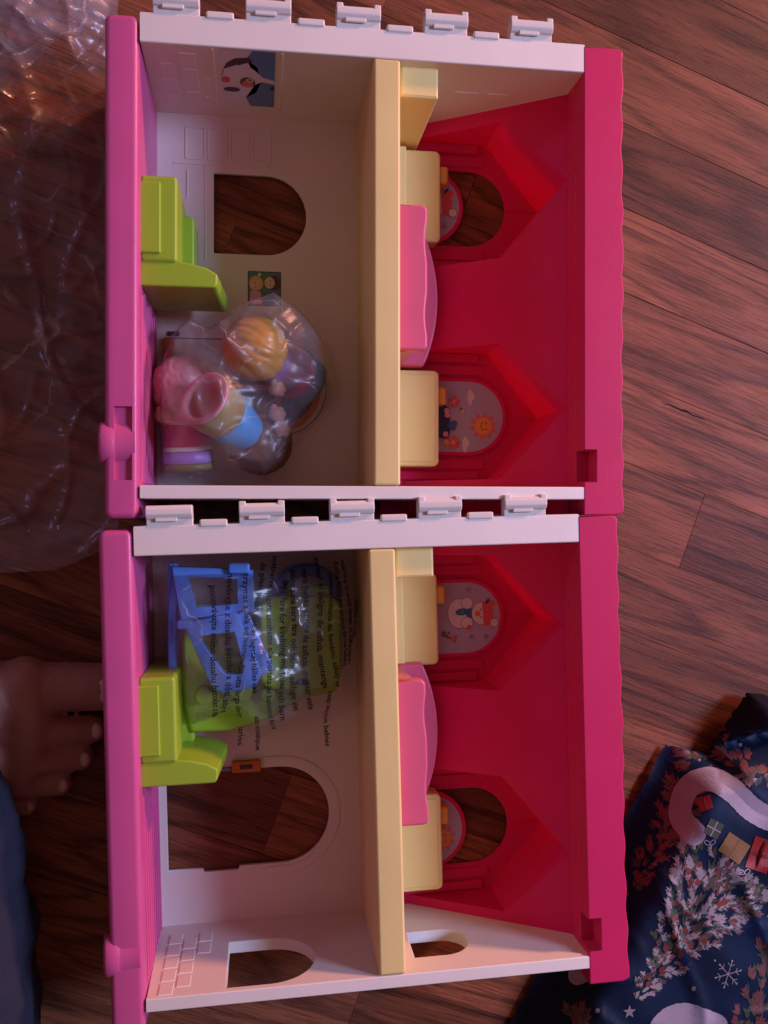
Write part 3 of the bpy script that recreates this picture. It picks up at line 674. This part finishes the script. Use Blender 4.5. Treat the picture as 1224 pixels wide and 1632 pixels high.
TL = [('ponovávajte mimo dosahu batolat a detí', -34, -46, 5.0, .2), ('uchovávejte z dosahu batolat a dětí, aby se před', -25, -34, 5.0, .5), ('trzymac z dala od niemowlat utta larga dos comentarios', -14, -40, 4.6, 1.5),
      ('da plast posen ikke er legetøj hålles væk', -4, -34, 4.4, 2.4), ('sottrarre questo sacchetto alla portata dei bambini for bar', 6, -30, 4.4, 2.9), ('lapá fare for kvelning må tases och barn.', 14, -44, 5.0, 3.2),
      ('pana pina bara fara och barn. -eschigo dei', 21, -38, 4.8, 3.5), ('para bebés perigo de asfixia, manter este', 29, -36, 5.0, 3.7), ('evitar el peligro de asfixia, mantenga', 38, -31, 5.0, 4.0),
      ('tenere lontano dai bambini. safety or', 45, -40, 4.4, 4.6), ('bolsa fuera del alcance de los bebés', 51, -34, 4.2, 5.2), ('warning to avoid danger of suffocation', 56, -33, 4.0, 5.6), ('keep away from babies', 40, -117, 4.2, 1.1), ('children in cribs', 60, -60, 3.8, 2.1), ('sac en plastique', -2, -132, 4.4, 4.1)]
text_on('warning_text', TL, bag2, z2, lambda u, ph: 3.2*math.sin(u/34+ph)+1.1*math.sin(u/11+ph*3))
# loose wrap on the floor left of the house
B3 = [(-210, 380), (-96, 385), (-97, 330), (-96, 300), (-110, 316), (-146, 312), (-172, 270), (-210, 262)]
B3 = [(-230, 400), (-96, 400), (-97, 250), (-99, 170), (-98, 60), (-99, -22), (-140, -40), (-230, -44)]
def z3(x, y):
    e = segd(x, y, B3); k = min(1, e/30)
    hump = 34*math.exp(-(((x+175)/55)**2+((y-350)/60)**2))+16*math.exp(-(((x+110)/30)**2+((y-345)/50)**2))+14*math.exp(-(((x+190)/40)**2+((y-160)/90)**2))
    return max(1.2, 3+hump+(ridge(x, y, 5.7, ((80, 8), (34, 3.5)))+creases(x, y, 5.7, ((60, .08, 7, .4), (44, .08, 6, 1.7), (30, .1, 4, 2.6), (18, .12, 2, .9), (12, .14, 1.1, 1.2))))*(.4+.6*k)*(1.0 if y > 240 else .62)+3)
sheet('loose_plastic_wrap', -232, -95, -46, 402, 100, 300, pip(B3), z3, M['film3'], None, 'crumpled loose clear plastic wrap on the dark floor left of the house', 'plastic wrap')

FLP = [(-215, 274), (-171, 275.6), (-163.5, 274), (-147.6, 300), (-123.5, 318), (-103, 334), (-99, 398), (-215, 398)]
def z4(x, y):
    e = segd(x, y, FLP[:6]+[(-99, 334)]); return 22+14*math.exp(-(((x+170)/40)**2+((y-335)/50)**2))+creases(x, y, 1.3, ((46, .09, 7, 2.2), (34, .09, 5, .6), (22, .12, 2.4, 1.4)))+ridge(x, y, 2.2, ((60, 5),))
sheet('folded_flap', -217, -97, 272, 400, 90, 96, pip(FLP), z4, M['film3'], bpy.data.objects['loose_plastic_wrap'])

# ------------------------------------------------------------------ wrapped present at the lower right
EA = Vector((303.7, -176.8)); EB = Vector((181.5, -381.3)); ed = (EB-EA).normalized(); en = Vector((-ed.y, ed.x))
if en.x < 0: en = -en
WR = [(303.7, -176.8), (322, -180), (333, -184), (366, -137.7), (460, -150), (640, -260), (560, -620), (30, -640), (181.5, -381.3)]
def zw(x, y):
    d = (Vector((x, y))-EA).dot(en)
    t = max(0, min(1, d/34)); t = t*t*(3-2*t)
    d2 = max(0, min(1, min(nearp(x, y, WR[1:5])[2], 20)/20)); d2 = 1-(1-d2)**2
    return 1.2+42*t*(.15+.85*d2)+ridge(x, y, 12.2, ((90, 2.0), (40, 1.0)))+creases(x, y, 4.4, ((80, .07, 3.0, .5), (60, .07, 2.4, 2.0), (40, .08, 1.4, 1.2)))
wm = bpy.data.materials.new('navy gift paper'); nt, N, L, p = nodes(wm)
p.inputs['Roughness'].default_value = .6; p.inputs['Specular IOR Level'].default_value = .2
tc = N.new('ShaderNodeTexCoord'); nz = N.new('ShaderNodeTexNoise'); nz.inputs['Scale'].default_value = 9; L.new(tc.outputs['Object'], nz.inputs['Vector'])
rp_ = N.new('ShaderNodeValToRGB'); rp_.color_ramp.elements[0].position = .35; rp_.color_ramp.elements[0].color = (.002, .003, .006, 1); rp_.color_ramp.elements[1].position = .62; rp_.color_ramp.elements[1].color = (.002, .014, .050, 1)
L.new(nz.outputs['Fac'], rp_.inputs[0]); L.new(rp_.outputs[0], p.inputs['Base Color'])
present = sheet('wrapped_present', 30, 640, -640, -130, 190, 160, pip(WR), zw, wm, None, 'present in navy gift paper printed with snowy trees and candy canes', 'present')
M['w_snow'] = flat('print snow', (.28, .24, .27)); M['w_green'] = flat('print fir green', (.035, .055, .035)); M['w_berry'] = flat('print berry', (.17, .03, .025)); M['w_red'] = flat('print red', (.25, .012, .012))
M['w_cane'] = flat('print pale', (.33, .28, .34)); M['w_tan'] = flat('print tan', (.22, .12, .05)); M['w_dgreen'] = flat('print dark green', (.05, .06, .035)); M['w_plum'] = flat('print plum', (.16, .05, .06))
def mapw(x, y, w_):
    q = 1.0                                  # the print was measured on the plane z = 30
    for _ in range(7): q = .5*q+.5*(645-zw(x*q, y*q))/615
    x *= q; y *= q
    return (x, y, zw(x, y)+.35+w_*.35)
inw = pip(WR)
rw = random.Random(5)
def cane(pts, wd, mat, pr):
    n = len(pts)
    # fuzzy thick stroke made of short overlapping strokes
    for i in range(n-1):
        (xa, ya), (xb, yb) = pts[i], pts[i+1]; m_ = 9
        for k in range(m_):
            t = k/m_; x = xa+(xb-xa)*t; y = ya+(yb-ya)*t; pr.poly(disc(x+rw.uniform(-.3, .3), y+rw.uniform(-.3, .3), wd/2+rw.uniform(-.5, .5), 14, None, rw.random()), mat, .50+.0005*(i*m_+k))
def qb(pts, n=10):
    out = []
    for i in range(len(pts)-1):
        p0 = Vector(pts[max(0, i-1)]); p1 = Vector(pts[i]); p2 = Vector(pts[i+1]); p3 = Vector(pts[min(len(pts)-1, i+2)])
        for k in range(n):
            t = k/n; out.append(tuple(.5*((2*p1)+(p2-p0)*t+(2*p0-5*p1+4*p2-p3)*t*t+(3*p1-p0-3*p2+p3)*t**3)))
    return out+[tuple(pts[-1])]
def fir(tip, base, hw, pr, seed, snowc='w_snow', dens=1.0):
    r = random.Random(seed); tip, base = Vector(tip), Vector(base); ax = base-tip; Lh = ax.length; ax.normalize(); nn = Vector((-ax.y, ax.x))
    def needle(p0, d, ln, wd, mat, lift):
        nr = Vector((-d.y, d.x)); q = p0+d*ln
        if any(not inw(*mapw(k_.x, k_.y, 0)[:2]) for k_ in (p0, q)): return
        pr.poly([tuple(p0-nr*wd*.4), tuple(p0+d*ln*.55-nr*wd*.5), tuple(q), tuple(p0+d*ln*.55+nr*wd*.5), tuple(p0+nr*wd*.4)], mat, lift)
    for i in range(int(150*dens)):
        t = r.random()**.62; side = r.uniform(-1, 1); wv = hw*(.06+.94*t)
        c = tip+ax*(Lh*t*.97)+nn*(side*wv*.88)
        d0 = (nn*side*1.1+ax*(.55)+Vector((r.uniform(-.2, .2), r.uniform(-.2, .2)))).normalized()
        big = .55+.6*t; snow = r.random() < .62
        for k in range(7):
            a_ = r.uniform(-.75, .75); d = Vector((d0.x*math.cos(a_)-d0.y*math.sin(a_), d0.x*math.sin(a_)+d0.y*math.cos(a_)))
            needle(c-d0*r.uniform(0, 5)*big, d, r.uniform(4, 8)*big, r.uniform(1.6, 2.6), 'w_green' if r.random() < .7 else 'w_plum', .03+r.random()*.04)
        if snow:
            for k in range(13):
                a_ = r.uniform(-.9, .9); d = Vector((d0.x*math.cos(a_)-d0.y*math.sin(a_), d0.x*math.sin(a_)+d0.y*math.cos(a_)))
                needle(c+d0*r.uniform(-3, 3)*big, d, r.uniform(2.4, 5.6)*big, r.uniform(.7, 1.5), snowc, .09+r.random()*.06)
    for i in range(int(16*dens)):
        t = .12+.85*r.random(); p0 = tip+ax*(Lh*t)+nn*(r.uniform(-.75, .75)*hw*(.12+.88*t)); pr.poly(disc(p0.x, p0.y, r.uniform(1.8, 2.8), 12), 'w_berry', .3)
pr = Print(mapw); fir((267, -357), (346, -258), 50, pr, 3, 'w_snow', 1.5); pr.build('printed_tree', present)
pr = Print(mapw); fir((400, -205), (300, -170), 26, pr, 9, 'w_plum', .45); fir((250, -300), (312, -200), 20, pr, 4, 'w_plum', .4); fir((330, -420), (395, -330), 38, pr, 6, 'w_plum', .6); fir((190, -420), (240, -365), 30, pr, 8, 'w_plum', .4); pr.build('printed_tree', present)
pr = Print(mapw); cane(qb([(314, -236), (303, -222), (308, -203), (324, -196), (342, -204), (362, -222), (392, -236)]), 17, 'w_cane', pr)
cane(qb([(280, -388), (290, -372), (304, -367), (322, -373), (332, -378)]), 15, 'w_cane', pr); cane(qb([(225, -333), (238, -328), (248, -320), (252, -312)]), 14, 'w_cane', pr)
pr.build('printed_candy_cane', present)
pr = Print(mapw)
def gift(c, w_, h_, a, mat, k):
    for i in range(5):
        for j in range(5):
            u0, u1, v0, v1 = -w_+.4*w_*i, -w_+.4*w_*(i+1), -h_+.4*h_*j, -h_+.4*h_*(j+1)
            pr.poly([rot2(q, a, c) for q in ((u0, v0), (u1, v0), (u1, v1), (u0, v1))], mat, .6+.06*k)
    for s0, s1 in (((-w_, 0), (w_, 0)), ((0, -h_), (0, h_))):
        A_, B_ = rot2(s0, a, c), rot2(s1, a, c); d = Vector(B_)-Vector(A_); d.normalize(); n_ = Vector((-d.y, d.x))*.5
        pr.poly([(A_[0]+n_.x, A_[1]+n_.y), (A_[0]-n_.x, A_[1]-n_.y), (B_[0]-n_.x, B_[1]-n_.y), (B_[0]+n_.x, B_[1]+n_.y)], mat if k in (2,) else 'w_snow' if k == 1 else 'w_berry', 1.2+.06*k)
gift((322, -214), 5.5, 5, .3, 'w_red', 0); gift((329, -233), 6, 6, -.5, 'w_dgreen', 1); gift((345, -248), 10, 8, -.6, 'w_tan', 2); gift((366, -254), 9, 12, -.35, 'w_red', 3)
for c in ((326, -243), (353, -266)):
    for sx in (-1, 1):
        o_ = disc(c[0]+sx*2.2, c[1], 2.4, 12, 1.5, sx*.6)
        for a_, b_ in zip(o_, o_[1:]+o_[:1]):
            d = Vector(b_)-Vector(a_); n_ = Vector((-d.y, d.x)).normalized()*.35; pr.poly([(a_[0]+n_.x, a_[1]+n_.y), (a_[0]-n_.x, a_[1]-n_.y), (b_[0]-n_.x, b_[1]-n_.y), (b_[0]+n_.x, b_[1]+n_.y)], 'w_snow', .33)
pr.build('printed_gift', present)
for x, y, r in ((361.6, -198.5, 1.7), (313.3, -349.4, 1.8), (239.8, -360, 1.8), (350, -172, 1.4), (300, -208, 1.1), (292, -238, .9), (276, -262, .8), (318, -182, 1), (385, -320, 1.4), (372, -300, .9), (330, -330, .8)):
    pr = Print(mapw); pr.poly(disc(x, y, r, 14), 'w_snow', .05); pr.build('printed_snow_dot', present)
st = []
for i in range(10): a = math.pi*i/5+.3; q = 5.2 if i % 2 == 0 else 2.1; st.append((264+q*math.cos(a), -362.7+q*math.sin(a)))
pr = Print(mapw); pr.poly(st, 'w_snow', .2); pr.build('printed_star', present); pr = Print(mapw)
for i in range(6):
    a = math.pi*i/3+.2; u = Vector((math.cos(a), math.sin(a))); n_ = Vector((-u.y, u.x))*.35; c = Vector((340.3, -340.7)); q = c+u*10
    pr.poly([tuple(c+n_), tuple(c-n_), tuple(q-n_), tuple(q+n_)], 'w_snow', .06); pr.poly(disc(q.x, q.y, .8, 8), 'w_snow', .07)
    for s_ in (-1, 1):
        b0 = c+u*6; b1 = b0+(u*.6+Vector((-u.y, u.x))*s_*.8)*3.4; d = (b1-b0).normalized(); m_ = Vector((-d.y, d.x))*.28
        pr.poly([tuple(b0+m_), tuple(b0-m_), tuple(b1-m_), tuple(b1+m_)], 'w_snow', .065)
pr.build('printed_snowflake', present)

# ------------------------------------------------------------------ the person at the left edge: bare foot and jeans
skin = bpy.data.materials.new('skin'); nt, N, L, p = nodes(skin)
p.inputs['Base Color'].default_value = (.42, .20, .14, 1); p.inputs['Roughness'].default_value = .5; p.inputs['Subsurface Weight'].default_value = .0
tc = N.new('ShaderNodeTexCoord'); nz = N.new('ShaderNodeTexNoise'); nz.inputs['Scale'].default_value = 60; nz.inputs['Detail'].default_value = 5; L.new(tc.outputs['Object'], nz.inputs['Vector'])
rr = N.new('ShaderNodeValToRGB'); rr.color_ramp.elements[0].color = (.26, .105, .08, 1); rr.color_ramp.elements[1].color = (.38, .18, .135, 1); L.new(nz.outputs['Fac'], rr.inputs[0]); L.new(rr.outputs[0], p.inputs['Base Color'])
jean = bpy.data.materials.new('denim'); nt, N, L, p = nodes(jean); p.inputs['Roughness'].default_value = .9
tc = N.new('ShaderNodeTexCoord'); nz = N.new('ShaderNodeTexNoise'); nz.inputs['Scale'].default_value = 700; L.new(tc.outputs['Object'], nz.inputs['Vector'])
rr = N.new('ShaderNodeValToRGB'); rr.color_ramp.elements[0].color = (.006, .007, .018, 1); rr.color_ramp.elements[1].color = (.018, .021, .045, 1); L.new(nz.outputs['Fac'], rr.inputs[0]); L.new(rr.outputs[0], p.inputs['Base Color'])
bp = N.new('ShaderNodeBump'); bp.inputs['Strength'].default_value = .5; bp.inputs['Distance'].default_value = .001; L.new(nz.outputs['Fac'], bp.inputs['Height']); L.new(bp.outputs[0], p.inputs['Normal'])
person = empty('person', (-330, -150, 0), 0, 'person in dark blue jeans with one bare foot beside the house', 'person')
def blobs(name, chains, mat, par, vox, it=8):
    bm = bmesh.new()
    for ch in chains:
        for (a, b) in zip(ch[:-1], ch[1:]):
            A_, B_ = Vector(a[:3]), Vector(b[:3]); n = max(2, int((B_-A_).length/(min(a[3], b[3])*.35)))
            for k in range(n+1):
                t = k/n; c = A_.lerp(B_, t); r = a[3]+(b[3]-a[3])*t
                bmesh.ops.create_icosphere(bm, subdivisions=2, radius=r*S, matrix=Matrix.Translation(c*S))
    off = Vector((-330, -150, 0))*S
    for v in bm.verts: v.co -= off
    me = bpy.data.meshes.new(name); bm.to_mesh(me); bm.free()
    o = finish(name, me, mat, par, smooth=True)
    rm = o.modifiers.new('rm', 'REMESH'); rm.mode = 'VOXEL'; rm.voxel_size = vox*S; rm.use_smooth_shade = True
    s_ = o.modifiers.new('s', 'SMOOTH'); s_.factor = .5; s_.iterations = it
    return o
foot = [[(-312, -145, 120, 34), (-306, -146, 78, 34), (-290, -145, 58, 36), (-230, -140, 40, 32), (-186, -128, 28, 26)],
        [(-330, -150, 30, 28), (-290, -150, 32, 30), (-230, -160, 28, 27), (-182, -166, 21, 21)],
        [(-300, -146, 50, 34), (-225, -128, 34, 29), (-182, -119, 24, 23)],
        [(-158, -117, 21, 21), (-154, -138, 22, 17.5), (-156, -157, 20, 16), (-163, -174, 18, 14.5), (-178, -189, 15, 13)],
        [(-200, -122, 30, 25), (-196, -145, 30, 22), (-198, -165, 26, 20), (-206, -182, 21, 16)],
        [(-190, -120, 24, 22.5), (-150, -119, 19, 18), (-132, -118.5, 17.5, 17.5), (-110, -119.5, 16.5, 17)],
        [(-196, -141, 24, 17), (-150, -147, 21, 12.5), (-130, -149, 17, 9.8), (-116, -149, 11.5, 10.2)],
        [(-196, -157, 22, 17), (-155, -166, 19, 12.2), (-138, -168.5, 15.5, 9.2), (-124, -168.5, 10.5, 9.8)],
        [(-200, -172, 20, 16), (-165, -183, 17, 11.6), (-150, -186, 13, 8.8), (-138, -186, 10, 9.2)],
        [(-212, -182, 18, 15), (-182, -196, 14, 11), (-170, -199.5, 11, 8.4), (-160, -199.5, 9.5, 8.6)]]
blobs('foot', foot, skin, person, 2.2, 4)
nail = flat('toe nail', (.55, .32, .27), .3)
for x, y, z, rx, ry in ((-103, -119.5, 31.5, 8, 9), (-112, -149, 20.6, 4, 5.4), (-120, -168.5, 19.2, 3.8, 5), (-134.5, -186, 18.2, 3.6, 4.6), (-156.5, -199.5, 17.2, 3.0, 3.8)):
    v = [(x+330, y+150, z+1.0)]; f = []
    for k, (q, dz) in enumerate(((.55, .6), (.9, -.3), (1.0, -1.8))):
        v += [(x+330+u*q, y+150+w_*q, z+dz) for u, w_ in disc(0, 0, rx, 16, ry)]
    f += [(0, 1+i, 1+(i+1) % 16) for i in range(16)]
    for k in range(2): f += [(1+k*16+i, 1+(k+1)*16+i, 1+(k+1)*16+(i+1) % 16, 1+k*16+(i+1) % 16) for i in range(16)]
    mo('toe_nail', v, f, nail, person, smooth=True)
jeans = [[(-313, -145, 118, 50), (-380, -160, 300, 66), (-430, -190, 430, 78), (-560, -380, 330, 95), (-680, -560, 140, 120)],
         [(-680, -560, 140, 120), (-420, -470, 110, 88), (-200, -400, 70, 66), (-197, -290, 56, 58), (-202, -205, 48, 50), (-208, -180, 44, 44)]]
jo = blobs('jeans', jeans, jean, person, 6, 10)
tx = bpy.data.textures.new('folds', 'CLOUDS'); tx.noise_scale = .035
dm = jo.modifiers.new('d', 'DISPLACE'); dm.texture = tx; dm.strength = .020; dm.mid_level = .5; dm.texture_coords = 'LOCAL'

# one meaning of size everywhere: nothing else in the room is in view
scene.render.engine = 'CYCLES'
scene.cycles.transparent_max_bounces = 16; scene.cycles.max_bounces = 10; scene.cycles.diffuse_bounces = 6
